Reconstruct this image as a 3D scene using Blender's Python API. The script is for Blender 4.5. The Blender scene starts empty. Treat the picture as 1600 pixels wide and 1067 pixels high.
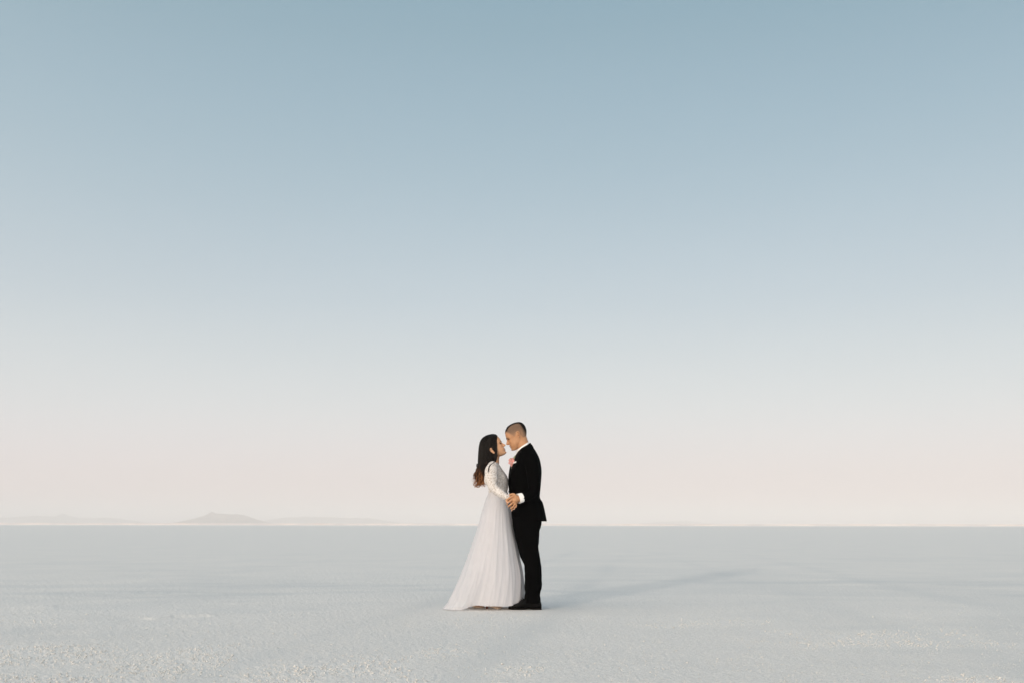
import bpy, math, random
import numpy as np
from mathutils import Vector, Matrix
from mathutils.bvhtree import BVHTree

random.seed(7)
rng = np.random.default_rng(7)
scene = bpy.context.scene
R = math.radians

def lin(r, g, b):
    f = lambda c: (c / 255 / 12.92) if c / 255 <= .04045 else ((c / 255 + .055) / 1.055) ** 2.4
    return (f(r), f(g), f(b), 1.0)

# ------------------------------------------------------------------ camera
CAM_Y, CAM_H = -9.4, 0.786
FPX = 1600 * 35 / 36            # focal length in photograph pixels
HOR = 819.9                     # horizon row in the photograph
cam_d = bpy.data.cameras.new('camera')
cam = bpy.data.objects.new('camera', cam_d)
scene.collection.objects.link(cam)
cam.location = (0, CAM_Y, CAM_H)
cam.rotation_euler = (R(90), R(-0.08), 0)
cam_d.lens = 35
cam_d.sensor_width = 36
cam_d.shift_y = (HOR - 533.5) / 1600
cam_d.clip_end = 60000
cam_d.clip_start = 0.05
scene.camera = cam
scene.cycles.use_denoising = True
scene.cycles.sample_clamp_indirect = 1.5

# ------------------------------------------------------------------ world sky and sun
SUN_EL, SUN_AZ = 10.0, 207.0    # azimuth clockwise from +Y
world = bpy.data.worlds.new("World")
scene.world = world
world.use_nodes = True
wn, wl = world.node_tree.nodes, world.node_tree.links
wn.clear()
out = wn.new('ShaderNodeOutputWorld')
bg = wn.new('ShaderNodeBackground')
bg.inputs['Strength'].default_value = 0.1
sky = wn.new('ShaderNodeTexSky')
sky.sky_type = 'NISHITA'
sky.sun_disc = False
sky.sun_elevation = R(SUN_EL)
sky.sun_rotation = R(SUN_AZ)
sky.air_density = 1.0
sky.dust_density = 2.0
tc = wn.new('ShaderNodeTexCoord')
sep = wn.new('ShaderNodeSeparateXYZ')
ramp = wn.new('ShaderNodeValToRGB')
STOPS = [  # photograph row -> colour of the hazy dusk air at that elevation
    (819, (233, 214, 212)), (800, (234, 216, 215)), (760, (233, 219, 220)), (700, (229, 223, 226)),
    (640, (223, 224, 226)), (560, (211, 217, 220)), (480, (198, 209, 216)), (360, (181, 199, 209)),
    (240, (165, 189, 201)), (120, (154, 181, 195)), (0, (140, 171, 184))]
els = ramp.color_ramp.elements
pts = [((HOR - py) / FPX, c) for py, c in STOPS]
pts = [(max(0.0, math.sin(math.atan(t))), c) for t, c in pts]
pts += [(0.62, (138, 172, 194)), (1.0, (122, 158, 186))]
while len(els) < len(pts):
    els.new(0.5)
for e, (p, c) in zip(els, pts):
    e.position = p
    e.color = lin(*c)
ramp.color_ramp.interpolation = 'B_SPLINE'
SKY_GAIN = 0.86
GLOW = (13.4, 10.7, 8.1)         # x 0.1
mul = wn.new('ShaderNodeVectorMath'); mul.operation = 'SCALE'; mul.inputs['Scale'].default_value = 10.0 * SKY_GAIN
muls = wn.new('ShaderNodeVectorMath'); muls.operation = 'SCALE'; muls.inputs['Scale'].default_value = 0.22
add = wn.new('ShaderNodeVectorMath'); add.operation = 'ADD'
wl.new(tc.outputs['Generated'], sep.inputs[0])
wl.new(sep.outputs['Z'], ramp.inputs['Fac'])
hmap = wn.new('ShaderNodeMapping'); hmap.inputs['Scale'].default_value = (1.6, 1.6, 5.0)      # faint uneven veils of high haze
wl.new(tc.outputs['Generated'], hmap.inputs['Vector'])
hn = wn.new('ShaderNodeTexNoise'); hn.inputs['Scale'].default_value = 1.4; hn.inputs['Detail'].default_value = 4
wl.new(hmap.outputs[0], hn.inputs['Vector'])
hr = wn.new('ShaderNodeMapRange')
hr.inputs[1].default_value = .25; hr.inputs[2].default_value = .75; hr.inputs[3].default_value = .985; hr.inputs[4].default_value = 1.015
wl.new(hn.outputs['Fac'], hr.inputs[0])
veil = wn.new('ShaderNodeVectorMath'); veil.operation = 'SCALE'
wl.new(ramp.outputs['Color'], veil.inputs[0]); wl.new(hr.outputs[0], veil.inputs['Scale'])
wl.new(veil.outputs[0], mul.inputs[0])
wl.new(sky.outputs['Color'], muls.inputs[0])
wl.new(mul.outputs[0], add.inputs[0])
wl.new(muls.outputs[0], add.inputs[1])
dot = wn.new('ShaderNodeVectorMath'); dot.operation = 'DOT_PRODUCT'     # wide warm twilight glow round the sun's side of the sky
dot.inputs[1].default_value = (math.sin(R(SUN_AZ)), math.cos(R(SUN_AZ)), 0.12)
wl.new(tc.outputs['Generated'], dot.inputs[0])
mad = wn.new('ShaderNodeMath'); mad.operation = 'MULTIPLY_ADD'; mad.use_clamp = True
mad.inputs[1].default_value = 0.5; mad.inputs[2].default_value = 0.5
wl.new(dot.outputs['Value'], mad.inputs[0])
pw = wn.new('ShaderNodeMath'); pw.operation = 'POWER'; pw.inputs[1].default_value = 2.6
wl.new(mad.outputs[0], pw.inputs[0])
glow = wn.new('ShaderNodeVectorMath'); glow.operation = 'SCALE'
glow.inputs[0].default_value = GLOW
wl.new(pw.outputs[0], glow.inputs['Scale'])
add2 = wn.new('ShaderNodeVectorMath'); add2.operation = 'ADD'
wl.new(add.outputs[0], add2.inputs[0]); wl.new(glow.outputs[0], add2.inputs[1])
wl.new(add2.outputs[0], bg.inputs['Color'])
wl.new(bg.outputs[0], out.inputs['Surface'])

sun_d = bpy.data.lights.new('sun', 'SUN')
sun_d.energy = 1.75
sun_d.angle = R(3.2)
sun_d.color = (1.0, 0.84, 0.68)
sun = bpy.data.objects.new('sun', sun_d)
scene.collection.objects.link(sun)
to_sun = Vector((math.sin(R(SUN_AZ)) * math.cos(R(SUN_EL)), math.cos(R(SUN_AZ)) * math.cos(R(SUN_EL)), math.sin(R(SUN_EL))))
sun.rotation_euler = to_sun.to_track_quat('Z', 'Y').to_euler()
sun.location = (-4, -12, 6)

scene.view_settings.view_transform = 'Standard'
scene.view_settings.look = 'None'
scene.view_settings.exposure = 0
scene.view_settings.gamma = 1
scene.view_settings.use_curve_mapping = False

# ------------------------------------------------------------------ helpers
S = -CAM_Y / FPX                # metres per photograph pixel at the couple

def P(px, py, y=0.0):
    """point of the couple: photograph pixel plus depth behind the feet line"""
    k = (y - CAM_Y) / FPX
    return Vector(((px - 800) * k, y, CAM_H + (HOR - py) * k))

def vhash(xi, yi, zi, seed):
    h = (xi.astype(np.int64) * 374761393 + yi.astype(np.int64) * 668265263 + zi.astype(np.int64) * 2147483647 + seed * 974711) & 0xffffffff
    h = ((h ^ (h >> 13)) * 1274126177) & 0xffffffff
    h = h ^ (h >> 16)
    return (h & 0xffff) / 65535.0

def vnoise(x, y, z=None, seed=0):
    """smooth value noise in [-1, 1]"""
    if z is None:
        z = np.zeros_like(x)
    xi, yi, zi = np.floor(x), np.floor(y), np.floor(z)
    fx, fy, fz = x - xi, y - yi, z - zi
    fx, fy, fz = [f * f * f * (f * (f * 6 - 15) + 10) for f in (fx, fy, fz)]
    r = 0
    for dz in ((0, 1) if np.any(fz) else (0,)):
        wz = fz if dz else 1 - fz
        for dx in (0, 1):
            wx = fx if dx else 1 - fx
            for dy in (0, 1):
                wy = fy if dy else 1 - fy
                r = r + vhash(xi + dx, yi + dy, zi + dz, seed) * wx * wy * wz
    return r * 2 - 1

def cr(xs, ys, t):
    """smooth (monotone cubic) interpolation"""
    xs, ys, t = np.asarray(xs, float), np.asarray(ys, float), np.asarray(t, float)
    h = np.diff(xs); d = np.diff(ys) / h
    m = np.zeros_like(ys)
    m[0], m[-1] = d[0], d[-1]
    for i in range(1, len(xs) - 1):
        if d[i - 1] * d[i] > 0:
            w1, w2 = 2 * h[i] + h[i - 1], h[i] + 2 * h[i - 1]
            m[i] = (w1 + w2) / (w1 / d[i - 1] + w2 / d[i])
    i = np.clip(np.searchsorted(xs, t) - 1, 0, len(xs) - 2)
    u = np.clip((t - xs[i]) / h[i], 0, 1)
    return ((1 + 2 * u) * (1 - u) ** 2 * ys[i] + u * (1 - u) ** 2 * h[i] * m[i]
            + u * u * (3 - 2 * u) * ys[i + 1] + u * u * (u - 1) * h[i] * m[i + 1])

class MB:
    """collects vertices and faces of one mesh"""
    def __init__(self):
        self.v, self.f, self.mi = [], [], []
    def add(self, vs, fs, mi=0):
        o = len(self.v)
        self.v += [tuple(p) for p in vs]
        self.f += [tuple(i + o for i in q) for q in fs]
        self.mi += [mi] * len(fs)
    def rings(self, rings, caps=True, mi=0):
        n, m = len(rings[0]), len(rings)
        vs = [p for r in rings for p in r]
        fs = [(i * n + j, i * n + (j + 1) % n, (i + 1) * n + (j + 1) % n, (i + 1) * n + j) for i in range(m - 1) for j in range(n)]
        if caps:
            c0 = sum((Vector(p) for p in rings[0]), Vector()) / n
            c1 = sum((Vector(p) for p in rings[-1]), Vector()) / n
            vs += [c0, c1]
            a, b = m * n, m * n + 1
            fs += [(a, (j + 1) % n, j) for j in range(n)]
            fs += [(b, (m - 1) * n + j, (m - 1) * n + (j + 1) % n) for j in range(n)]
        self.add(vs, fs, mi)
    def tube(self, pts, rad, n=14, sub=6, squash=None, mi=0, flat=1.0):
        """round-ended tapered tube along smoothed points"""
        pts = [Vector(p) for p in pts]
        t = np.array([0] + list(np.cumsum([(pts[i + 1] - pts[i]).length for i in range(len(pts) - 1)])))
        tt = np.linspace(0, t[-1], max(2, sub * (len(pts) - 1) + 1))
        if len(pts) > 2:
            q = np.array([cr_cat(t, [p[k] for p in pts], tt) for k in range(3)]).T
        else:
            q = np.array([np.interp(tt, t, [p[k] for p in pts]) for k in range(3)]).T
        rr = np.interp(tt, t, rad)
        q = [Vector(p) for p in q]
        rings = []
        d0 = (q[1] - q[0]).normalized(); d1 = (q[-1] - q[-2]).normalized()
        seq = []
        for a in (80, 55, 28):
            seq.append((q[0] - d0 * rr[0] * math.sin(R(a)), rr[0] * math.cos(R(a)), d0))
        for i, p in enumerate(q):
            d = (q[min(i + 1, len(q) - 1)] - q[max(i - 1, 0)]).normalized()
            seq.append((p, rr[i], d))
        for a in (28, 55, 80):
            seq.append((q[-1] + d1 * rr[-1] * math.sin(R(a)), rr[-1] * math.cos(R(a)), d1))
        u = d0.orthogonal().normalized()
        for p, r, d in seq:
            u = (u - d * u.dot(d)).normalized()
            w = d.cross(u)
            rings.append([p + (u * math.cos(2 * math.pi * j / n) + w * math.sin(2 * math.pi * j / n) * flat) * r for j in range(n)])
        self.rings(rings, True, mi)
    def ellipsoid(self, c, r, rot=None, nu=20, nv=12, mi=0):
        rings = []
        for i in range(1, nv):
            ph = math.pi * i / nv
            ring = []
            for j in range(nu):
                th = 2 * math.pi * j / nu
                p = Vector((r[0] * math.sin(ph) * math.cos(th), r[1] * math.sin(ph) * math.sin(th), -r[2] * math.cos(ph)))
                ring.append(Vector(c) + (rot @ p if rot else p))
            rings.append(ring)
        self.rings(rings, True, mi)
    def mesh(self, name):
        me = bpy.data.meshes.new(name)
        me.from_pydata(self.v, [], self.f)
        me.polygons.foreach_set('material_index', self.mi)
        me.polygons.foreach_set('use_smooth', [True] * len(self.f))
        me.update()
        return me
    def bvh(self):
        return BVHTree.FromPolygons(self.v, self.f)

def cr_cat(xs, ys, t):
    """Catmull-Rom style interpolation through points"""
    xs, ys, t = np.asarray(xs, float), np.asarray(ys, float), np.asarray(t, float)
    m = np.gradient(ys, xs)
    h = np.diff(xs)
    i = np.clip(np.searchsorted(xs, t) - 1, 0, len(xs) - 2)
    u = np.clip((t - xs[i]) / h[i], 0, 1)
    return ((1 + 2 * u) * (1 - u) ** 2 * ys[i] + u * (1 - u) ** 2 * h[i] * m[i]
            + u * u * (3 - 2 * u) * ys[i + 1] + u * u * (u - 1) * h[i] * m[i + 1])

def link(name, me, mats, parent=None, root=None):
    for m in (mats if isinstance(mats, (list, tuple)) else [mats]):
        me.materials.append(m)
    me.name = name
    o = bpy.data.objects.new(name, me)
    scene.collection.objects.link(o)
    if root is not None:
        me.transform(Matrix.Translation(-Vector(root.location)))
        o.parent = parent or root
    return o

def thing(name, loc, label, cat, group=None):
    o = bpy.data.objects.new(name, None)
    o.empty_display_size = 0.1
    scene.collection.objects.link(o)
    o.location = loc
    o['label'] = label
    o['category'] = cat
    if group:
        o['group'] = group
    return o

def remeshed(mb, voxel, smooth=3, factor=0.5):
    me = mb.mesh('tmp')
    o = bpy.data.objects.new('tmp', me)
    scene.collection.objects.link(o)
    md = o.modifiers.new('r', 'REMESH'); md.mode = 'VOXEL'; md.voxel_size = voxel; md.use_smooth_shade = True
    if smooth:
        sm = o.modifiers.new('s', 'SMOOTH'); sm.factor = factor; sm.iterations = smooth
    dg = bpy.context.evaluated_depsgraph_get()
    dg.update()
    res = bpy.data.meshes.new_from_object(o.evaluated_get(dg))
    bpy.data.objects.remove(o)
    res.polygons.foreach_set('use_smooth', [True] * len(res.polygons))
    return res

def loft_rows(rows, n=72, ex=2.3, yc=0.0, step=1.2, shift=0.0):
    """rings from rows (py, px_left, px_right, half_width_px): horizontal slices of a figure"""
    rows = sorted(rows)
    py = [r[0] for r in rows]
    k = max(2, int((py[-1] - py[0]) / step) + 1)
    t = np.linspace(py[0], py[-1], k)
    L, Rr, H = (cr(py, [r[c] for r in rows], t) for c in (1, 2, 3))
    out = []
    for a, l, r, h in zip(t, L, Rr, H):
        ring = []
        cx, rx = (l + r) / 2, (r - l) / 2
        for j in range(n):
            th = 2 * math.pi * j / n
            c, s = math.cos(th), math.sin(th)
            x = cx + rx * math.copysign(abs(c) ** (2 / ex), c) + shift
            y = yc + h * S * math.copysign(abs(s) ** (2 / ex), s)
            p = P(x, a, 0)
            ring.append(Vector((p.x, y, p.z)))
        out.append(ring)
    return out[::-1]        # bottom to top

def wrinkle(mb, amp, fx, fy, fz, seed, start=0):
    """push vertices along their normals with smooth noise"""
    me = mb.mesh('w')
    n = len(mb.v)
    co = np.array(mb.v)
    no = np.zeros(n * 3); me.vertices.foreach_get('normal', no); no = no.reshape(-1, 3)
    d = vnoise(co[:, 0] * fx, co[:, 1] * fy, co[:, 2] * fz, seed) * amp + vnoise(co[:, 0] * fx * 2.3, co[:, 1] * fy * 2.3, co[:, 2] * fz * 2.3, seed + 5) * amp * .45
    d[:start] = 0
    co = co + no * d[:, None]
    mb.v = [tuple(p) for p in co]
    bpy.data.meshes.remove(me)

# ------------------------------------------------------------------ materials
def material(name, base, rough=0.7, spec=0.3, build=None):
    m = bpy.data.materials.new(name)
    m.use_nodes = True
    nt = m.node_tree
    b = nt.nodes['Principled BSDF']
    b.inputs['Base Color'].default_value = (*base, 1) if len(base) == 3 else base
    b.inputs['Roughness'].default_value = rough
    b.inputs['Specular IOR Level'].default_value = spec
    if build:
        build(nt, b)
    return m

def noise_node(nt, scale, detail=3, vec=None, rough=.55):
    n = nt.nodes.new('ShaderNodeTexNoise')
    n.inputs['Scale'].default_value = scale
    n.inputs['Detail'].default_value = detail
    n.inputs['Roughness'].default_value = rough
    if vec is not None:
        nt.links.new(vec, n.inputs['Vector'])
    return n

def objco(nt):
    return nt.nodes.new('ShaderNodeTexCoord').outputs['Object']

def mapping(nt, vec, scale):
    mp = nt.nodes.new('ShaderNodeMapping')
    mp.inputs['Scale'].default_value = scale
    nt.links.new(vec, mp.inputs['Vector'])
    return mp.outputs['Vector']

def ramp_node(nt, fac, stops):
    r = nt.nodes.new('ShaderNodeValToRGB')
    e = r.color_ramp.elements
    while len(e) < len(stops):
        e.new(.5)
    for k, (p, c) in zip(e, stops):
        k.position = p
        k.color = (*c, 1)
    nt.links.new(fac, r.inputs['Fac'])
    return r.outputs['Color']

def bump(nt, b, height, strength, dist):
    n = nt.nodes.new('ShaderNodeBump')
    n.inputs['Strength'].default_value = strength
    n.inputs['Distance'].default_value = dist
    nt.links.new(height, n.inputs['Height'])
    nt.links.new(n.outputs['Normal'], b.inputs['Normal'])
    return n

def mk_skin(c0, c1):
    def f(nt, b):
        v = objco(nt)
        n = noise_node(nt, 22, 4, v)
        nt.links.new(ramp_node(nt, n.outputs['Fac'], [(.3, c0), (.7, c1)]), b.inputs['Base Color'])
        b.inputs['Subsurface Weight'].default_value = .12
        b.inputs['Subsurface Radius'].default_value = (.9, .35, .18)
        b.inputs['Subsurface Scale'].default_value = .008
        n2 = noise_node(nt, 600, 2, v)
        bump(nt, b, n2.outputs['Fac'], .12, .002)
    return f

def mk_wool(nt, b):
    v = objco(nt)
    n = noise_node(nt, 900, 2, mapping(nt, v, (1, 1, .35)))
    nt.links.new(ramp_node(nt, n.outputs['Fac'], [(.3, (.0010, .0010, .0012)), (.75, (.0032, .0031, .0032))]), b.inputs['Base Color'])
    bump(nt, b, n.outputs['Fac'], .3, .001)

def mk_cotton(nt, b):
    v = objco(nt)
    n = noise_node(nt, 500, 2, v)
    bump(nt, b, n.outputs['Fac'], .2, .001)

def mk_lace(nt, b):
    v = objco(nt)
    vo = nt.nodes.new('ShaderNodeTexVoronoi'); vo.feature = 'DISTANCE_TO_EDGE'
    vo.inputs['Scale'].default_value = 48
    w = noise_node(nt, 40, 2, v)
    ad = nt.nodes.new('ShaderNodeVectorMath'); ad.operation = 'MULTIPLY_ADD'
    nt.links.new(w.outputs['Color'], ad.inputs[0]); ad.inputs[1].default_value = (.03, .03, .03)
    nt.links.new(v, ad.inputs[2])
    nt.links.new(ad.outputs[0], vo.inputs['Vector'])
    col = ramp_node(nt, vo.outputs['Distance'], [(.0, (.77, .74, .72)), (.08, (.69, .655, .63)), (.20, (.45, .40, .36)), (.7, (.50, .45, .405))])
    n2 = noise_node(nt, 34, 3, v)
    mx = nt.nodes.new('ShaderNodeMix'); mx.data_type = 'RGBA'
    mr = nt.nodes.new('ShaderNodeMapRange'); mr.inputs[1].default_value = .50; mr.inputs[2].default_value = .72
    nt.links.new(n2.outputs['Fac'], mr.inputs[0])
    nt.links.new(mr.outputs[0], mx.inputs[0])
    nt.links.new(col, mx.inputs[6]); mx.inputs[7].default_value = (.70, .665, .64, 1)
    nt.links.new(mx.outputs[2], b.inputs['Base Color'])
    bump(nt, b, mx.outputs[2], .5, .003)

def mk_tulle(nt, b, sheer=0.28):
    v = objco(nt)
    n = noise_node(nt, 30, 3, mapping(nt, v, (1, 1, .06)))
    nt.links.new(ramp_node(nt, n.outputs['Fac'], [(.3, (.715, .72, .765)), (.7, (.77, .775, .82))]), b.inputs['Base Color'])
    n2 = noise_node(nt, 120, 3, mapping(nt, v, (1, 1, .05)))
    bump(nt, b, n2.outputs['Fac'], .10, .003)
    tr = nt.nodes.new('ShaderNodeBsdfTranslucent'); tr.inputs['Color'].default_value = (.85, .82, .80, 1)
    mx = nt.nodes.new('ShaderNodeMixShader'); mx.inputs[0].default_value = .22
    o = nt.nodes['Material Output']
    nt.links.new(b.outputs[0], mx.inputs[1]); nt.links.new(tr.outputs[0], mx.inputs[2])
    if sheer:
        tp = nt.nodes.new('ShaderNodeBsdfTransparent')
        m2 = nt.nodes.new('ShaderNodeMixShader'); m2.inputs[0].default_value = sheer
        nt.links.new(mx.outputs[0], m2.inputs[1]); nt.links.new(tp.outputs[0], m2.inputs[2])
        mx = m2
    nt.links.new(mx.outputs[0], o.inputs['Surface'])

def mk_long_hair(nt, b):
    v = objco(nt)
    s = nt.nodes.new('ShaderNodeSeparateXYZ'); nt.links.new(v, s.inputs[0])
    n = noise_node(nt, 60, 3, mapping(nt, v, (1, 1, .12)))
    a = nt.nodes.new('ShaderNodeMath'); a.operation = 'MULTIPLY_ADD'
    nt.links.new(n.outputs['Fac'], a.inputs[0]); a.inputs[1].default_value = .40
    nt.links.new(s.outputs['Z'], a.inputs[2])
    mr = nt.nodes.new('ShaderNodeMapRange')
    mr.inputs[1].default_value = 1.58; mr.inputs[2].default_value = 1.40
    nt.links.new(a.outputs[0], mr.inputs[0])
    col = ramp_node(nt, mr.outputs[0], [(0, (.007, .005, .004)), (.4, (.018, .010, .006)), (.75, (.085, .034, .014)), (1, (.27, .115, .048))])  # auburn toward the ends, with their sunlit look put into the colour
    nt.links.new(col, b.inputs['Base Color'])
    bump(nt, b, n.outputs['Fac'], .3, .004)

def mk_stubble(nt, b):
    at = nt.nodes.new('ShaderNodeAttribute'); at.attribute_name = 'clip'
    v = objco(nt)
    n = noise_node(nt, 420, 2, v)
    a = nt.nodes.new('ShaderNodeMath'); a.operation = 'MULTIPLY_ADD'
    nt.links.new(n.outputs['Fac'], a.inputs[0]); a.inputs[1].default_value = .5
    nt.links.new(at.outputs['Fac'], a.inputs[2])
    nt.links.new(ramp_node(nt, a.outputs[0], [(.22, (.43, .25, .15)), (.62, (.19, .122, .085)), (1.0, (.008, .006, .005))]), b.inputs['Base Color'])
    bump(nt, b, n.outputs['Fac'], .5, .003)

def mk_petal(nt, b):
    v = objco(nt)
    n = noise_node(nt, 90, 2, v)
    nt.links.new(ramp_node(nt, n.outputs['Fac'], [(.3, (.70, .30, .27)), (.7, (.84, .52, .48))]), b.inputs['Base Color'])
    b.inputs['Subsurface Weight'].default_value = .2
    b.inputs['Subsurface Scale'].default_value = .01

def mk_plain_noise(c0, c1, scale):
    def f(nt, b):
        n = noise_node(nt, scale, 3, objco(nt))
        nt.links.new(ramp_node(nt, n.outputs['Fac'], [(.3, c0), (.7, c1)]), b.inputs['Base Color'])
    return f

M = {}
M['skin_m'] = material('tan_skin', (.5, .28, .16), .5, .35, mk_skin((.46, .235, .12), (.54, .29, .155)))
M['skin_f'] = material('warm_skin', (.5, .28, .16), .5, .35, mk_skin((.56, .31, .175), (.64, .37, .22)))
M['wool'] = material('black_wool', (.002, .002, .002), .95, .03, mk_wool)
M['satin'] = material('black_satin', (.002, .002, .002), .6, .06, mk_wool)
M['cotton'] = material('white_cotton', (.82, .81, .80), .8, .2, mk_cotton)
M['lace'] = material('ivory_lace', (.8, .76, .72), .85, .15, mk_lace)
M['satin_lining'] = material('white_lining', (.77, .77, .79), .7, .2, lambda nt, b: mk_tulle(nt, b, 0))
M['tulle'] = material('white_tulle', (.84, .82, .81), .8, .15, mk_tulle)
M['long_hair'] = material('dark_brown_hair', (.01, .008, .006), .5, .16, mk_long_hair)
M['stubble'] = material('clipped_black_hair', (.02, .015, .01), .8, .1, mk_stubble)
M['brow'] = material('dark_brow_hair', (.012, .009, .007), .8, .1, mk_plain_noise((.008, .006, .005), (.02, .014, .01), 300))
M['leather'] = material('black_leather', (.004, .004, .004), .42, .10, mk_plain_noise((.0015, .0015, .0015), (.004, .0035, .0035), 60))
M['rubber'] = material('dark_rubber_sole', (.01, .009, .008), .8, .1, mk_plain_noise((.006, .0055, .005), (.014, .012, .010), 80))
M['tan_leather'] = material('tan_leather', (.58, .45, .35), .5, .3, mk_plain_noise((.54, .41, .31), (.62, .49, .39), 60))
M['heel'] = material('red_brown_heel', (.10, .025, .012), .45, .4, mk_plain_noise((.08, .02, .01), (.13, .035, .018), 80))
M['petal'] = material('pink_petal', (.7, .3, .26), .6, .2, mk_petal)
M['leaf'] = material('pale_green_leaf', (.3, .32, .2), .6, .3, mk_plain_noise((.26, .30, .17), (.44, .42, .28), 70))
M['stem'] = material('pale_stem', (.5, .5, .4), .6, .3, mk_plain_noise((.42, .44, .32), (.6, .58, .48), 70))
M['lip_f'] = material('rose_lips', (.36, .10, .08), .4, .4, mk_plain_noise((.30, .075, .06), (.40, .12, .095), 200))
M['lip_m'] = material('tan_lips', (.36, .16, .11), .5, .35, mk_plain_noise((.30, .12, .085), (.40, .18, .12), 200))
M['teeth'] = material('white_teeth', (.75, .72, .66), .3, .5, mk_plain_noise((.72, .69, .62), (.8, .77, .72), 200))
M['eye'] = material('dark_eye', (.012, .009, .008), .3, .5, mk_plain_noise((.010, .008, .007), (.02, .013, .01), 100))
M['nail'] = material('pale_nail', (.72, .52, .46), .3, .5, mk_plain_noise((.68, .48, .42), (.78, .58, .52), 100))
M['button'] = material('black_button', (.01, .01, .01), .35, .4, mk_plain_noise((.008, .008, .008), (.014, .014, .014), 100))
M['pearl'] = material('pearl_button', (.75, .73, .7), .3, .5, mk_plain_noise((.7, .68, .64), (.8, .78, .75), 100))

# ------------------------------------------------------------------ setting: salt flat, far hills
def track_line(d, x0, d0, x1, d1):
    return x0 + (d - d0) / (d1 - d0) * (x1 - x0)

def smooth01(x):
    x = min(1, max(0, x))
    return x * x * (3 - 2 * x)

def smoothstep(a, b, x):
    t = np.clip((x - a) / (b - a), 0, 1)
    return t * t * (3 - 2 * t)

def build_ground():
    # polar sheet centred under the camera, fine in front, reaching the horizon
    rows_px = np.concatenate([np.arange(300, 174, -0.9), np.arange(174, 8, -0.45), np.arange(8, 0.6, -0.3)])
    r = CAM_H * (FPX * .64) / rows_px
    r = np.concatenate([[0.05, .5, 1.2, 2.0], r[r > 2.4], [1500, 2300, 3600, 5200, 9000, 14000]])
    a = np.concatenate([np.arange(-180, -40, 4.0), np.linspace(-40, 40, 1500), np.arange(44, 180, 4.0)])
    A, Rd = np.meshgrid(np.radians(a), r)
    X = np.sin(A) * Rd
    D = np.cos(A) * Rd               # distance in front of the camera
    Y = D + CAM_Y
    # vehicle tracks, brushed smooth
    tr = np.zeros_like(X)
    for (x0, d0, x1, d1, w) in ((-1.31, 6.8, -.71, 11.1, .16), (-.2, 5.1, .34, 8.7, .17), (2.97, 6.6, 3.2, 11.1, .18), (4.35, 7.0, 4.75, 11.0, .18)):
        c = track_line(D, x0, d0, x1, d1) + .05 * np.sin(D * .9 + x0)
        tr = np.maximum(tr, np.exp(-((X - c) / w) ** 2) * (.65 + .35 * vnoise(X * .8, D * .7, seed=3)))
    tr *= np.where(X > 2, .55, 1.0)
    tr *= (D > 0) * smoothstep(40, 14, D)
    # smooth damp pans between rough crust
    w1 = vnoise(X * .35, D * .5, seed=11) + .5 * vnoise(X * .9, D * 1.3, seed=12)
    pan = smoothstep(.05, .65, w1 + .35 * vnoise(X * 2.2, D * 3.0, seed=13))
    streak = smoothstep(.30, .75, vnoise(X * .30 + 3, D * 1.5, seed=14) + .35 * vnoise(X * 1.5, D * 4.0, seed=15))
    band = np.exp(-((D - 12.2) / 2.6) ** 2)
    pond = np.exp(-(((X + 3.95) / 1.25) ** 2 + ((D - 11.5) / .75) ** 2) ** 2) + .7 * np.exp(-(((X + 1.9) / 1.6) ** 2 + ((D - 13.2 - .25 * X) / .35) ** 2)) + .8 * np.exp(-(((X - 3.9) / 3.4) ** 2 + ((D - 14.0 - .25 * vnoise(X, X * 0, seed=16)) / .30) ** 2))
    smooth = np.clip(.8 * np.clip(pond, 0, 1) * (.75 + .35 * vnoise(X * 2.5, D * 6, seed=17)) + tr * .6 + .34 * pan * smoothstep(34, 12, D) + .45 * streak * band, 0, 1)
    rough = 1 - .75 * smooth
    # grains, lumps and long undulation
    near = smoothstep(30, 9, Rd)
    g = (vnoise(X * 44, D * 40, seed=21) * .0030 + vnoise(X * 95, D * 90, seed=22) * .0026 + vnoise(X * 18, D * 16, seed=23) * .0020) * rough
    cm = smoothstep(.15, .75, vnoise(X * .75, D * .85, seed=31) + .55 * vnoise(X * 2.6, D * 2.6, seed=32)) * (1 - tr) * smoothstep(10.5, 6.5, D)
    lump = smoothstep(.12, .62, vnoise(X * 37, D * 34, seed=33) + .6 * vnoise(X * 80, D * 74, seed=34)) * (.8 + .4 * vnoise(X * 9, D * 9, seed=35))
    g = g + cm * lump * .0065
    big = vnoise(X * .9, D * .9, seed=41) * .003 + vnoise(X * .22, D * .22, seed=42) * .006 - tr * .006 - .004 * pan
    calm = 1 - .85 * np.exp(-((X / 1.0) ** 2 + (Y / .7) ** 2))
    Z = (g * .7 * near + big * near) * calm
    # short broken crust lip
    for (x0, d0, x1, d1, hgt) in ((-3.05, 8.25, -2.55, 8.75, .018), (-4.9, 9.3, -4.3, 9.5, .012), (-.2, 14.2, 2.4, 14.0, .010), (3.8, 13.2, 6.8, 13.6, .012), (-2.6, 13.8, -.7, 14.3, .010), (-5.2, 11.6, -3.0, 11.3, .012)):
        L = math.hypot(x1 - x0, d1 - d0); ux, ud = (x1 - x0) / L, (d1 - d0) / L
        s = (X - x0) * ux + (D - d0) * ud
        q = (X - x0) * -ud + (D - d0) * ux + .05 * vnoise(s * 3, s * 0 + x0, seed=51) + .02 * vnoise(s * 14, s * 0, seed=52)
        Z = Z + hgt * smoothstep(-.05, .0, q) * np.exp(-np.clip(q, 0, None) / .22) * smoothstep(0, .12 * L, s) * smoothstep(L, .8 * L, s)
    nr, na = X.shape
    me = bpy.data.meshes.new('salt_flat')
    co = np.stack([X, Y, Z], -1).reshape(-1, 3)
    idx = np.arange(nr * na).reshape(nr, na)
    nx = np.roll(idx, -1, axis=1)
    quads = np.stack([idx[:-1], nx[:-1], nx[1:], idx[1:]], -1).reshape(-1, 4)[:, ::-1]
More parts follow.
